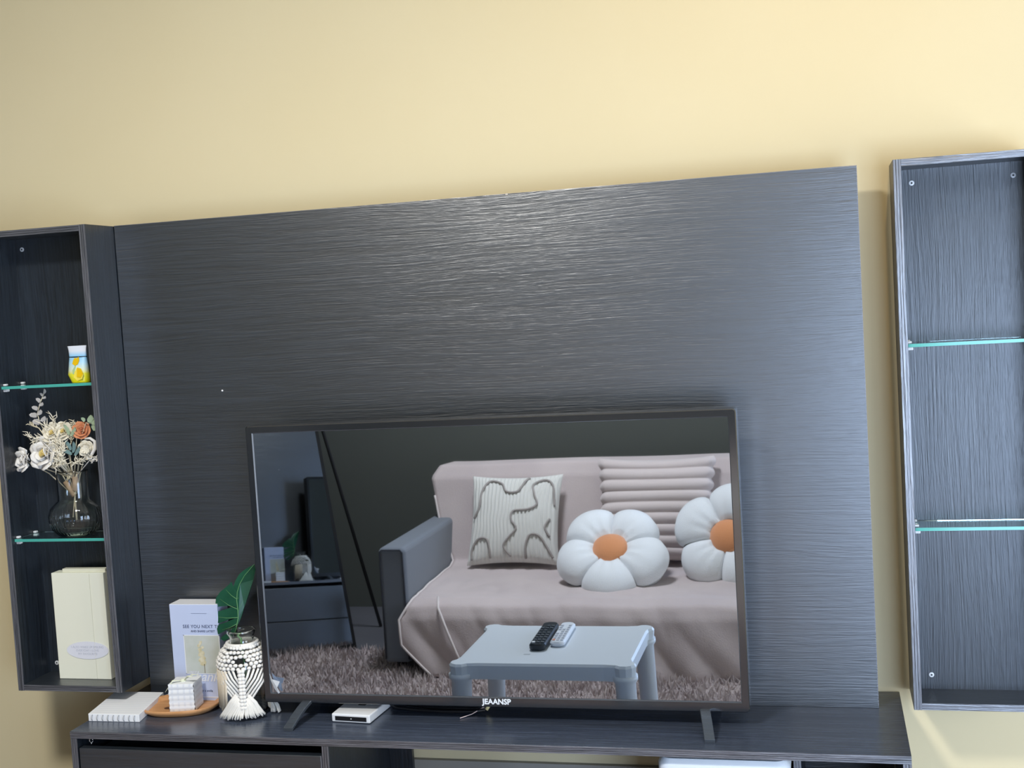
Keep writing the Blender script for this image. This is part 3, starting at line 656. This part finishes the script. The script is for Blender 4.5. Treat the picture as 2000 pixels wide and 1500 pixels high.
lobe([(462,1222),(450,1228),(446,1236),(434,1243),(431,1248),(438,1252),(448,1246),(456,1236),(460,1230)])
lobe([(464,1158),(464,1150),(469,1140),(478,1124),(497,1102),(499,1112),(495,1132),(490,1150),(484,1168),(477,1186),(472,1204),(466,1218),(463,1222),(466,1206),(465,1190),(463,1172)])
m = MB(); m.tube([lp(u, v)+Vector((0,-.0012,0)) for (u, v) in mid], [.0016,.0015,.0014,.0013,.0012,.0011,.0010,.0008,.0005], 6)
for (u0, v0, u1, v1) in ((465,1190,430,1170),(463,1170,442,1152),(466,1206,420,1204),(464,1218,434,1230),(465,1196,480,1160),(464,1170,484,1140)):
    m.tube([lp(u0, v0)+Vector((0,-.001,0)), lp((u0+u1)/2, (v0+v1)/2+2)+Vector((0,-.001,0)), lp(u1, v1)+Vector((0,-.0008,0))], [.0009,.0007,.0004], 5)
m.build('leaf_veins', VEIN, lf, True)
m = MB(); m.tube([lp(458,1238), mv+Vector((-.004,.004,.155)), mv+Vector((.002,.0,.10)), mv+Vector((.010,.0,.012))], .0022, 8); m.build('leaf_stalk', VEIN, lf, True)

# ------------------------------------------------------------------ set-top box and cables
sb = [Vector((-.333,-.026,ZS1)), Vector((-.250,-.033,ZS1)), Vector((-.243,.078,ZS1)), Vector((-.330,.086,ZS1))]
sx = thing('set_top_box', (-.29, .025, ZS1), 'small white set-top box under the television', 'box')
m = MB(); m.prism([p+Vector((0,0,.0008)) for p in sb], (0,0,.0165)); m.build('case', WHITEP, sx, bev=.0022)
d = (sb[1]-sb[0]).normalized(); nn = Vector((d.y, -d.x, 0)); a = sb[0]
MB().obox(a+d*.042+nn*.0003+Vector((0,0,.0085)), .034, .0006, .0042, d, nn, Vector((0,0,1))).build('front_window', BLACKP, sx)
MB().obox(a+d*.043+nn*.0010+Vector((0,0,.0088)), .0012, .0004, .0008, d, nn, Vector((0,0,1))).build('indicator', PIN, sx)
c = (sb[0]+sb[1]+sb[2]+sb[3])/4+Vector((0,.004,.0175)); MB().obox(c, .008, .0035, .0003, d, -nn, Vector((0,0,1))).build('logo_mark', BLACKP, sx)
cb = thing('av_cable', (-.14, .05, ZS1), 'black cable with pale plugs lying under the television', 'cable')
m = MB(); y_ = .048
m.tube([(-.243,.070,ZS1+.006), (-.225,.055,ZS1+.004), (-.18,.046,ZS1+.0035), (-.12,.040,ZS1+.0035), (-.06,.042,ZS1+.004), (-.036,.046,ZS1+.007)], .0032, 8); m.tube([(-.23,.085,ZS1+.004), (-.15,.060,ZS1+.0035), (-.06,.058,ZS1+.004), (-.03,.066,ZS1+.012)], .0032, 8)
m.build('wire', BLACKP, cb, True)
MB().tube([(-.078,.010,ZS1+.0015), (-.060,.030,ZS1+.003), (-.048,.046,ZS1+.007), (-.040,.052,ZS1+.009)], [.0008,.0008,.0010,.0034], 8).build('red_plug', mat('pale_pink_plug', (.80,.62,.58), .4), cb, True)
MB().tube([(-.034,.046,ZS1+.007), (-.026,.052,ZS1+.020)], .0036, 10).build('yellow_plug', mat('pale_yellow_plug', (.88,.74,.38), .4), cb, True)

# ------------------------------------------------------------------ pale storage box under the stand
ub = thing('storage_box', (.45, -.02, FZ), 'pale grey white plastic box under the right half of the stand', 'box')
BOXW = mat('pale_blue_white_plastic', (.74,.79,.84), .4)
m = MB(); ring(m, [[Vector((p.x, p.z, z)) for p in rrect(.325, .552, -.100, .15, .018, 0, 5)] for z in (FZ+.001, -.3705)]); m.build('box_body', BOXW, ub, True)
ls = [[Vector((p.x, p.z, z)) for p in rrect(.325-o, .555+o, -.104-o, .154+o, .02, 0, 5)] for (o, z) in ((0,-.3660), (.002,-.362), (.002,-.348), (-.004,-.338))]
m = MB(); ring(m, ls); m.add(ls[-1], [tuple(range(24))]); m.add(ls[0], [tuple(range(24))[::-1]]); m.build('box_lid', BOXW, ub, True)
m = MB(); ring(m, [[Vector((p.x, p.z, z)) for p in rrect(.329, .548, -.097, .146, .018, 0, 5)] for z in (-.3705, -.3660)]); m.build('lid_seam', BLACKP, ub)

# ------------------------------------------------------------------ ceiling spotlight (the warm lamp above the right shelf)
sl = thing('ceiling_spotlight', (SPOT_LOC[0], SPOT_LOC[1], CZ), 'small white ceiling spotlight turned towards the television wall', 'spotlight')
LP = Vector(SPOT_LOC); dr = (Vector(SPOT_AIM)-LP).normalized()
MB().lathe([(.05,-.018),(.05,0)], (LP.x, LP.y, CZ), 24, True, True).build('ceiling_plate', WHITEF, sl)
MB().tube([(LP.x, LP.y, CZ-.018), LP-dr*.05], .008, 8).build('arm', WHITEF, sl, True)
m = MB(); m.tube([LP-dr*.085, LP-dr*.08, LP+dr*.0], [.02,.035,.04], 20, True); m.build('head', WHITEF, sl, True)
lt = bpy.data.lights.new('spot_beam', 'SPOT'); lt.energy = SPOT_POWER; lt.color = (1.0, .72, .36); lt.spot_size = math.radians(125); lt.spot_blend = 1.0; lt.shadow_soft_size = .02
lo = bpy.data.objects.new('spot_beam', lt); COL.objects.link(lo); lo.location = LP+dr*.03+Vector((0,0,Z0)); lo.rotation_euler = dr.to_track_quat('-Z', 'Y').to_euler()

# flush ceiling lamp, added out of view as general fill light
CLX, CLY = -.42, -1.70
cl = thing('fill_lamp', (CLX, CLY, CZ), 'round flush ceiling lamp added as unseen fill light for the room', 'lamp')
MB().lathe([(.20,-.03),(.21,-.005),(.21,0)], (CLX, CLY, CZ), 40, True, True).build('lamp_housing', WHITEF, cl)
la = bpy.data.lights.new('fill_lamp_glow', 'AREA'); la.shape = 'DISK'; la.size = .40; la.energy = 50; la.color = (1.0, .985, .95)
lao = bpy.data.objects.new('fill_lamp_glow', la); COL.objects.link(lao); lao.location = (CLX, CLY, CZ-.035+Z0)

# ================================================================== the seating side of the room (seen in the screen)
RY = lambda x, Y, z: Vector((x, -Y, z))          # Y = distance in front of the screen
GREYF = mat('grey_blue_sofa_fabric', (.16,.175,.205), .85, .2, bump=(700, .4, .001), sheen=.2)
THROW = mat('rose_beige_throw', (.50,.42,.41), .9, .15, bump=(260, .5, .002), sheen=.3, var=(5, (.55,.465,.45)))
sf = thing('sofa', RY(0, 2.15, FZ), 'low grey fabric sofa reflected in the screen, facing the television', 'sofa')
def rbox(name, x0, x1, Y0, Y1, z0, z1, mt, par, bev=.03):
    return MB().box(x0, x1, -Y1, -Y0, z0, z1).build(name, mt, par, bev=bev, seg=4)
SF_Y = 1.755
arm = rbox('arm', -.892, -.792, SF_Y, 2.54, FZ+.045, -.328, GREYF, sf, .018)
m = MB(); m.tube([RY(-.884, SF_Y-.001, FZ+.06), RY(-.884, SF_Y-.001, -.342), RY(-.876, SF_Y-.001, -.335), RY(-.808, SF_Y-.001, -.335), RY(-.800, SF_Y-.001, -.345), RY(-.800, SF_Y-.001, FZ+.06)], .003, 6); m.build('piping', mat('dark_piping', (.05,.055,.07), .8), arm, True)
rbox('arm', .56, .66, SF_Y, 2.54, FZ+.045, -.328, GREYF, sf, .018)
rbox('seat_base', -.79, .558, SF_Y+.02, 2.50, FZ+.045, -.60, GREYF, sf, .02)
rbox('seat_cushion', -.788, .556, SF_Y+.015, 2.34, -.60, -.522, GREYF, sf, .03)
m = MB(); pr = [(2.30,-.54),(2.42,-.165),(2.45,-.150),(2.52,-.150),(2.55,-.18),(2.55,-.60),(2.30,-.60)]
m.prism([RY(-.868, Y, z) for (Y, z) in pr], (1.50,0,0)); m.build('back', GREYF, sf, bev=.02, seg=3)
for (x, Y) in ((-.85, 1.82), (-.85, 2.48), (.61, 1.82), (.61, 2.48)): MB().lathe([(.016,0),(.022,.05)], (x, -Y, FZ+.012), 12, True, True).build('foot', BLACKP, sf)
# throw blanket over back, seat and front
path = [(2.575,-.34),(2.572,-.20),(2.55,-.145),(2.49,-.128),(2.43,-.136),(2.40,-.175),(2.345,-.34),(2.295,-.49),(2.25,-.506),(2.10,-.508),(1.92,-.512),(1.80,-.516),(1.752,-.532),(1.733,-.570),(1.728,-.66),(1.726,-.762)]
lft = [-.84,-.84,-.82,-.815,-.86,-.885,-.845,-.784,-.784,-.784,-.784,-.784,-.790,-.815,-.808,-.700]
acc = [0]
for i in range(1, len(path)): acc.append(acc[-1]+math.dist(path[i], path[i-1]))
def sample(arr, t):
    L_ = t*acc[-1]
    for i in range(len(acc)-1):
        if L_ <= acc[i+1]+1e-9:
            k = (L_-acc[i])/(acc[i+1]-acc[i]); return arr[i]*(1-k)+arr[i+1]*k
    return arr[-1]
ys_ = [p[0] for p in path]; zs_ = [p[1] for p in path]
def throw_pt(s, t):
    Y = sample(ys_, t); z = sample(zs_, t); xl = sample(lft, t); x = xl+(.555-xl)*(s**.92)
    front = max(0, min(1, (1.85-Y)/.1)); seat = 1-min(1, abs(Y-2.05)/.28); drop = max(0, min(1, (-.53-z)/.2))
    nz = noise.noise(Vector((x*4.5, t*9, 1.3)))
    nf = noise.noise(Vector((x*9+z*5, z*2.0, 4.1)))
    dz_ = .008*nz*(1 if Y < 2.3 else .4); dy_ = 0
    if front > 0:
        dy_ = -front*(.014*abs(nf)+.045*drop*abs(noise.noise(Vector((x*5.5+z*4, z*3.2, 7.7)))))
        dz_ -= drop*.012*(.5+.5*math.sin(x*6.2))*0
    elif Y < 2.3: dz_ += .010*abs(noise.noise(Vector((x*9, Y*5, 2.2))))
    # hem hangs lower / higher along the front
    return RY(x, Y+dy_-(.004 if Y < 2.4 else 0), z+dz_+(drop*.012*noise.noise(Vector((x*3, 0, 9)))))
tb = thing('throw_blanket', RY(0, 2.1, -.5), 'rose beige throw blanket draped over the grey sofa in the reflection', 'blanket')
MB().grid(throw_pt, 150, 130).build('cloth', THROW, tb, True, solid=.004)
m = MB(); m.tube([throw_pt(.0, .30+.70*k/60)+Vector((0, .004, .002)) for k in range(61)], .0042, 6); m.build('hem', mat('pale_hem', (.66,.58,.56), .9, sheen=.3), tb, True)
m = MB(); m.tube([RY(-.688, 1.78, -.506), RY(-.672, 1.722, -.53), RY(-.640, 1.700, -.60), RY(-.606, 1.690, -.68), RY(-.585, 1.695, -.735)], .0045, 6); m.build('fold_edge', bpy.data.materials['pale_hem'], tb, True)

# cushions
def frame_of(bl, br, tl):
    ex = (br-bl); ez = (tl-bl); X = ex.normalized(); n = X.cross(ez).normalized(); Zc = n.cross(X)*-1
    return X, ez.normalized(), n
def pillow_pt(c, X, Zv, N, W_, H_, T, u, v, side, disp=0.0):
    a, b = 2*u-1, 2*v-1
    k = max(0, (1-a*a))**.42*max(0, (1-b*b))**.42
    px_ = a*(1-.07*(1-b*b)); pz_ = b*(1-.07*(1-a*a))
    return c+X*(px_*W_/2)+Zv*(pz_*H_/2)+N*(side*(T/2*k+disp*min(1, 4*k)))
LIN = mat('cream_crinkled_linen', (.66,.64,.60), .85, .2, sheen=.3); CORD = mat('taupe_cord', (.36,.32,.30), .85, .2)
bl_, br_, tl_ = RY(-.705, 2.20, -.494), RY(-.345, 2.20, -.494), RY(-.700, 2.345, -.165)
X = (br_-bl_).normalized(); Zv = (tl_-bl_).normalized(); N = X.cross(Zv).normalized()
if N.y < 0: N = -N
c0 = (br_+tl_)/2
p1 = thing('cushion', bl_.lerp(br_, .5), 'cream crinkled cushion with winding taupe cord lines on the sofa', 'cushion')
W_, H_ = .358, .352
def cr_disp(u, v): return .0045*math.sin(u*2*PI*24+3*noise.noise(Vector((u*4, v*5, 0))))*(.6+.6*noise.noise(Vector((u*9, v*6, 3))))
m = MB(); m.grid(lambda u, v: pillow_pt(c0, X, Zv, N, W_, H_, .12, u, v, 1, cr_disp(u, v)), 120, 40); m.grid(lambda u, v: pillow_pt(c0, X, Zv, N, W_, H_, .12, 1-u, v, -1), 24, 24); m.build('cushion_cover', LIN, p1, True)
def cord(pts):
    m = MB(); q = []
    for i in range(len(pts)-1):
        p0, p1_, p2, p3 = [Vector(pts[max(0, min(len(pts)-1, i+k))]) for k in (-1, 0, 1, 2)]
        for j in range(6):
            t = j/6; q.append(.5*((2*p1_)+(p2-p0)*t+(2*p0-5*p1_+4*p2-p3)*t*t+(3*p1_-p0-3*p2+p3)*t**3))
    q.append(Vector(pts[-1])); m.tube([pillow_pt(c0, X, Zv, N, W_, H_, .12, a.x, a.y, 1, .004) for a in q], .0042, 6); m.build('cord_line', CORD, p1, True)
cord([(.04,.50),(.10,.62),(.13,.80),(.22,.93),(.36,.90),(.42,.80),(.55,.80),(.62,.93),(.66,.97)])
cord([(.97,.62),(.93,.85),(.84,.93),(.72,.88),(.74,.76),(.78,.64),(.68,.58),(.52,.56),(.50,.46),(.56,.36),(.48,.26),(.42,.16),(.50,.05)])
cord([(.66,.03),(.67,.18),(.72,.29),(.82,.28),(.90,.16),(.95,.06)])
cord([(.06,.04),(.05,.16),(.12,.26),(.22,.25),(.26,.14),(.27,.04)])
cord([(.93,.48),(.88,.38),(.93,.28)])
RIBM = mat('blush_plush', (.62,.53,.51), .9, .15, bump=(500, .5, .002), sheen=.5)
bl_, br_, tl_ = RY(-.190, 2.235, -.498), RY(.215, 2.235, -.498), RY(-.190, 2.385, -.115)
X2 = (br_-bl_).normalized(); Z2 = (tl_-bl_).normalized(); N2 = X2.cross(Z2).normalized()
if N2.y < 0: N2 = -N2
c2 = (br_+tl_)/2
p2 = thing('cushion', bl_.lerp(br_, .5), 'blush plush cushion with horizontal ribs behind the flower cushions', 'cushion')
nr = 9
def rib_pt(u, v, s):
    ph = (v*nr) % 1; d = .013*abs(math.sin(PI*v*nr))**.6; a = 2*u-1
    p = pillow_pt(c2, X2, Z2, N2, .43, .405, .11, u, v, s, d)
    edge = max(0, abs(a)-.82)/.18
    return p+X2*(math.copysign(1, a)*edge*.012*abs(math.sin(PI*v*nr)))
m = MB(); m.grid(lambda u, v: rib_pt(u, v, 1), 40, 132); m.grid(lambda u, v: rib_pt(1-u, v, -1), 16, 44); m.build('ribbed_cover', RIBM, p2, True)

WHP = mat('white_fleece', (.82,.83,.85), .9, .15, bump=(420, .7, .003), sheen=.5); ORG = mat('orange_fleece', (.72,.30,.13), .9, .15, bump=(420, .7, .003), sheen=.5)
def flower(label, c, R, T, nrm, spin, wide=1.0):
    f = thing('flower_cushion', Vector(c)-Vector((0,0,R*.8)), label, 'cushion', 'white flower cushions')
    nrm = nrm.normalized(); X = Vector((1,0,0)); X = (X-nrm*X.dot(nrm)).normalized(); Yv = nrm.cross(X)
    if Yv.z < 0: Yv = -Yv
    H = PI/5
    for k in range(5):
        th0 = spin+2*PI*k/5; R_k = R*(1+.03*math.sin(k*2.1))
        def fn(s, t, side, th0=th0, R_k=R_k, k=k):
            dl = (2*s-1); th = th0+dl*H; lob = max(0, math.cos(dl*PI/2))
            r_out = R_k*(.80+.20*lob**.6); r = r_out*t
            pw = .60+.40*lob**.45 if t > .3 else .8
            hgt = T*pw*max(0, 1-((t-.60)/.40)**2)**.5 if t > .60 else T*pw*(.42+.58*math.sin(PI/2*t/.60)**1.5)
            hgt *= 1+.022*math.sin(dl*11+k)*max(0, 1-abs(t-.45)*2.4)
            return Vector(c)+(X*math.cos(th)*wide+Yv*math.sin(th))*r+nrm*(side*hgt)
        m = MB(); m.grid(lambda s, t: fn(s, t, 1), 22, 20); m.grid(lambda s, t: fn(1-s, t, -1), 12, 10); m.build('petal', WHP, f, True)
    m = MB(); q = nrm.to_track_quat('Z', 'Y').to_matrix()
    m.ball(Vector(c)+nrm*T*.42, (R*.33, R*.31, T*.55), 28, 16, q); m.build('flower_centre', ORG, f, True)
flower('white flower cushion with orange centre, nearest the middle of the sofa', RY(-.116, 2.03, -.415), .205, .068, Vector((.0, .66, .78)), math.radians(55), 1.0)
flower('white flower cushion with orange centre at the right edge of the screen', RY(.296, 2.10, -.378), .205, .070, Vector((-.12, .90, .46)), math.radians(80))

# small plastic table and remotes
TAB = mat('pale_grey_plastic', (.62,.66,.70), .38, .4); TZ = -.320
tbx0, tbx1, tY0, tY1 = -.222, .212, .386, .742
tx = thing('side_table', RY(-.005, .56, FZ), 'small pale grey plastic table in front of the sofa', 'table')
def table_outline(off=0, n=10):
    cs = [(tbx0, tY0), (tbx1, tY0), (tbx1, tY1), (tbx0, tY1)]; pts = []; cx_, cy_ = (tbx0+tbx1)/2, (tY0+tY1)/2; rc = .026
    for i, (x, Y) in enumerate(cs):
        sx_, sy_ = math.copysign(1, x-cx_), math.copysign(1, Y-cy_); c = Vector((x-sx_*rc, Y-sy_*rc))
        a0 = math.atan2(sy_, sx_)
        for k in range(7):
            a = a0-PI*.55+PI*1.1*k/6; pts.append(c+Vector((math.cos(a), math.sin(a)))*(rc+off))
        # slightly concave side to the next corner
        x2, Y2 = cs[(i+1) % 4]; sx2, sy2 = math.copysign(1, x2-cx_), math.copysign(1, Y2-cy_); d2 = Vector((x2-sx2*rc, Y2-sy2*rc))
        mid_ = (c+d2)/2; out = (mid_-Vector((cx_, cy_))).normalized()
        for t in (.12, .3, .5, .7, .88): pts.append(c.lerp(d2, t)+out*(rc-.013+off))
    return pts
def t3(pts, z): return [RY(p.x, p.y, z) for p in pts]
m = MB(); L_ = [t3(table_outline(-.012), TZ-.040), t3(table_outline(-.003), TZ-.038), t3(table_outline(0), TZ-.006), t3(table_outline(-.004), TZ-.0005), t3(table_outline(-.010), TZ)]
ring(m, L_); n = len(L_[0]); m.add(L_[-1], [tuple(range(n))]); m.add(t3(table_outline(-.012), TZ-.012), [tuple(range(n))[::-1]]); m.build('table_top', TAB, tx, bev=0)
MB().add([RY(-.06, .47, TZ+.0003), RY(-.045, .47, TZ+.0003), RY(-.045, .478, TZ+.0003), RY(-.06, .478, TZ+.0003)], [(0,1,2,3)]).build('moulded_mark', mat('grey_mark', (.42,.45,.48), .5), tx, solid=.0002)
for (x, Y) in ((tbx0+.027, tY0+.027), (tbx1-.027, tY0+.027), (tbx1-.027, tY1-.027), (tbx0+.027, tY1-.027)):
    sx_ = math.copysign(1, x); m = MB(); b = RY(x+sx_*.014, Y+(.012 if Y > .5 else -.012), FZ+.012)
    tp = RY(x, Y, TZ-.036); m.tube([tp+Vector((0,0,.01)), tp, tp.lerp(b, .02), b], [.029,.029,.0235,.019], 20); m.build('leg', TAB, tx, True)
def remote(name, label, c, W_, L_, H_, ang, mt, btn, head):
    r = thing(name, c, label, 'remote', 'remote controls on the side table'); R3 = Matrix.Rotation(ang, 3, 'Z'); c = Vector(c)
    P3 = lambda x, y, z: c+R3 @ Vector((x, y, z))
    m = MB(); ls = [[P3(p.x, p.z, z) for p in rrect(-W_/2+o, W_/2-o, -L_/2+o, L_/2-o, W_*.38, 0, 5)] for (o, z) in ((.003,0),(0,.004),(0,H_-.004),(.003,H_))]
    ring(m, ls); m.add(ls[0], [tuple(range(24))[::-1]]); m.add(ls[-1], [tuple(range(24))]); m.build('case', mt, r)
    m2 = 0
    for i in range(8):
        for j in range(3):
            if random.random() < .12: continue
            p = P3((j-1)*W_*.27, L_*.40-i*L_*.10, H_+.0006); MB().obox(p, W_*.09, L_*.026, .0010, R3 @ Vector((1,0,0)), R3 @ Vector((0,1,0)), Vector((0,0,1))).build('button', head if (i == 0 and j == 0) else btn, r)
    return r
DKP = mat('dark_remote_plastic', (.010,.016,.024), .3); DKB = mat('dark_rubber_button', (.035,.045,.055), .5); LTP = mat('white_remote_plastic', (.74,.77,.82), .35); LTB = mat('grey_rubber_button', (.48,.50,.55), .5); RDB = mat('orange_button', (.65,.28,.18), .5)
remote('remote_control', 'black remote control lying beside the white one on the table', RY(-.038, .600, TZ+.0005), .040, .205, .016, math.radians(-2), DKP, DKB, PIN)
remote('remote_control', 'white remote control with grey buttons on the pale table', RY(.003, .622, TZ+.0005), .036, .182, .013, math.radians(-2), LTP, LTB, RDB)

# shaggy rug
RUGM = mat('dusty_rose_pile', (.42,.35,.35), .95, .1, sheen=.4, var=(6, (.55,.47,.45))); RUGB = mat('rug_backing', (.35,.29,.29), .95, .1, var=(9, (.45,.38,.37)))
rx0, rx1, rY0, rY1, rr_ = -1.50, .62, .12, 2.03, .42
rg = thing('rug', RY(-.28, 1.05, FZ), 'shaggy dusty rose rug on the floor under the pale table', 'rug')
ol = [Vector((p.x, -p.z, FZ+.0015)) for p in rrect(rx0, rx1, rY0, rY1, rr_, 0, 8)]
m = MB(); m.prism(ol, (0,0,.010)); m.build('backing', RUGB, rg)
m = MB(); vs = []; fs = []
def in_rug(x, Y):
    qx = max(rx0+rr_-x, 0, x-(rx1-rr_)); qy = max(rY0+rr_-Y, 0, Y-(rY1-rr_)); return qx*qx+qy*qy < rr_*rr_
for k in range(42000):
    x, Y = random.uniform(rx0, rx1), random.uniform(rY0, rY1)
    if not in_rug(x, Y): continue
    if Y > 1.80 and -.88 < x: continue
    h = random.uniform(.014, .034)*(1+.5*noise.noise(Vector((x*7, Y*7, 0)))); a = random.uniform(0, 2*PI); wv = .0045
    lx_, ly_ = random.gauss(0, .010), random.gauss(0, .010); b = len(vs)
    vs += [(x-wv*math.cos(a), -Y-wv*math.sin(a), FZ+.010), (x+wv*math.cos(a), -Y+wv*math.sin(a), FZ+.010), (x+lx_, -Y+ly_, FZ+.010+h)]; fs.append((b, b+1, b+2))
m.add(vs, fs); o = m.build('pile', RUGM, rg); o['kind'] = 'stuff'

# leaning mirror left of the sofa
nM = Vector((.377, .914, .151)).normalized(); foot_ = Vector((-1.121, -2.075, FZ+.002)); eM = Vector((-.133, -.084, .836)); eM = (eM-nM*eM.dot(nM)).normalized(); wM = eM.cross(nM).normalized()
if wM.x > 0: wM = -wM
MW, MH = .44, 1.50
ml = thing('standing_mirror', foot_+wM*MW/2, 'tall thin black framed mirror leaning beside the left arm of the sofa', 'mirror')
P2 = lambda a, b, d=0: foot_+wM*a+eM*b+nM*d
m = MB(); g = .012
m.add([P2(g, g+.01), P2(MW-g, g+.01), P2(MW-g, MH-g), P2(g, MH-g)], [(0,1,2,3)]); m.build('mirror_glass', MIRROR, ml)
FRM = mat('black_mirror_frame', (.006,.006,.007), .5)
for (a, b, c_, d_) in ((0, .0, g, MH), (MW-g, .0, MW, MH), (g, .01, MW-g, .01+g), (g, MH-g, MW-g, MH)):
    m = MB(); m.add([P2(a, b, .006), P2(c_, b, .006), P2(c_, d_, .006), P2(a, d_, .006), P2(a, b, -.014), P2(c_, b, -.014), P2(c_, d_, -.014), P2(a, d_, -.014)], [(0,1,2,3),(7,6,5,4),(0,4,5,1),(1,5,6,2),(2,6,7,3),(3,7,4,0)]); m.build('frame', FRM, ml)
m = MB(); m.add([P2(g, g+.01, -.008), P2(MW-g, g+.01, -.008), P2(MW-g, MH-g, -.008), P2(g, MH-g, -.008)], [(3,2,1,0)]); m.build('backing', FRM, ml)
m = MB(); hz = P2(.0, 1.0, -.02); fo = Vector((foot_.x-.02, foot_.y-.32, FZ+.004)); m.tube([hz, fo], .007, 8); h2 = P2(MW, 1.0, -.02); m.tube([h2, fo+wM*MW], .007, 8); m.build('rear_leg', FRM, ml)
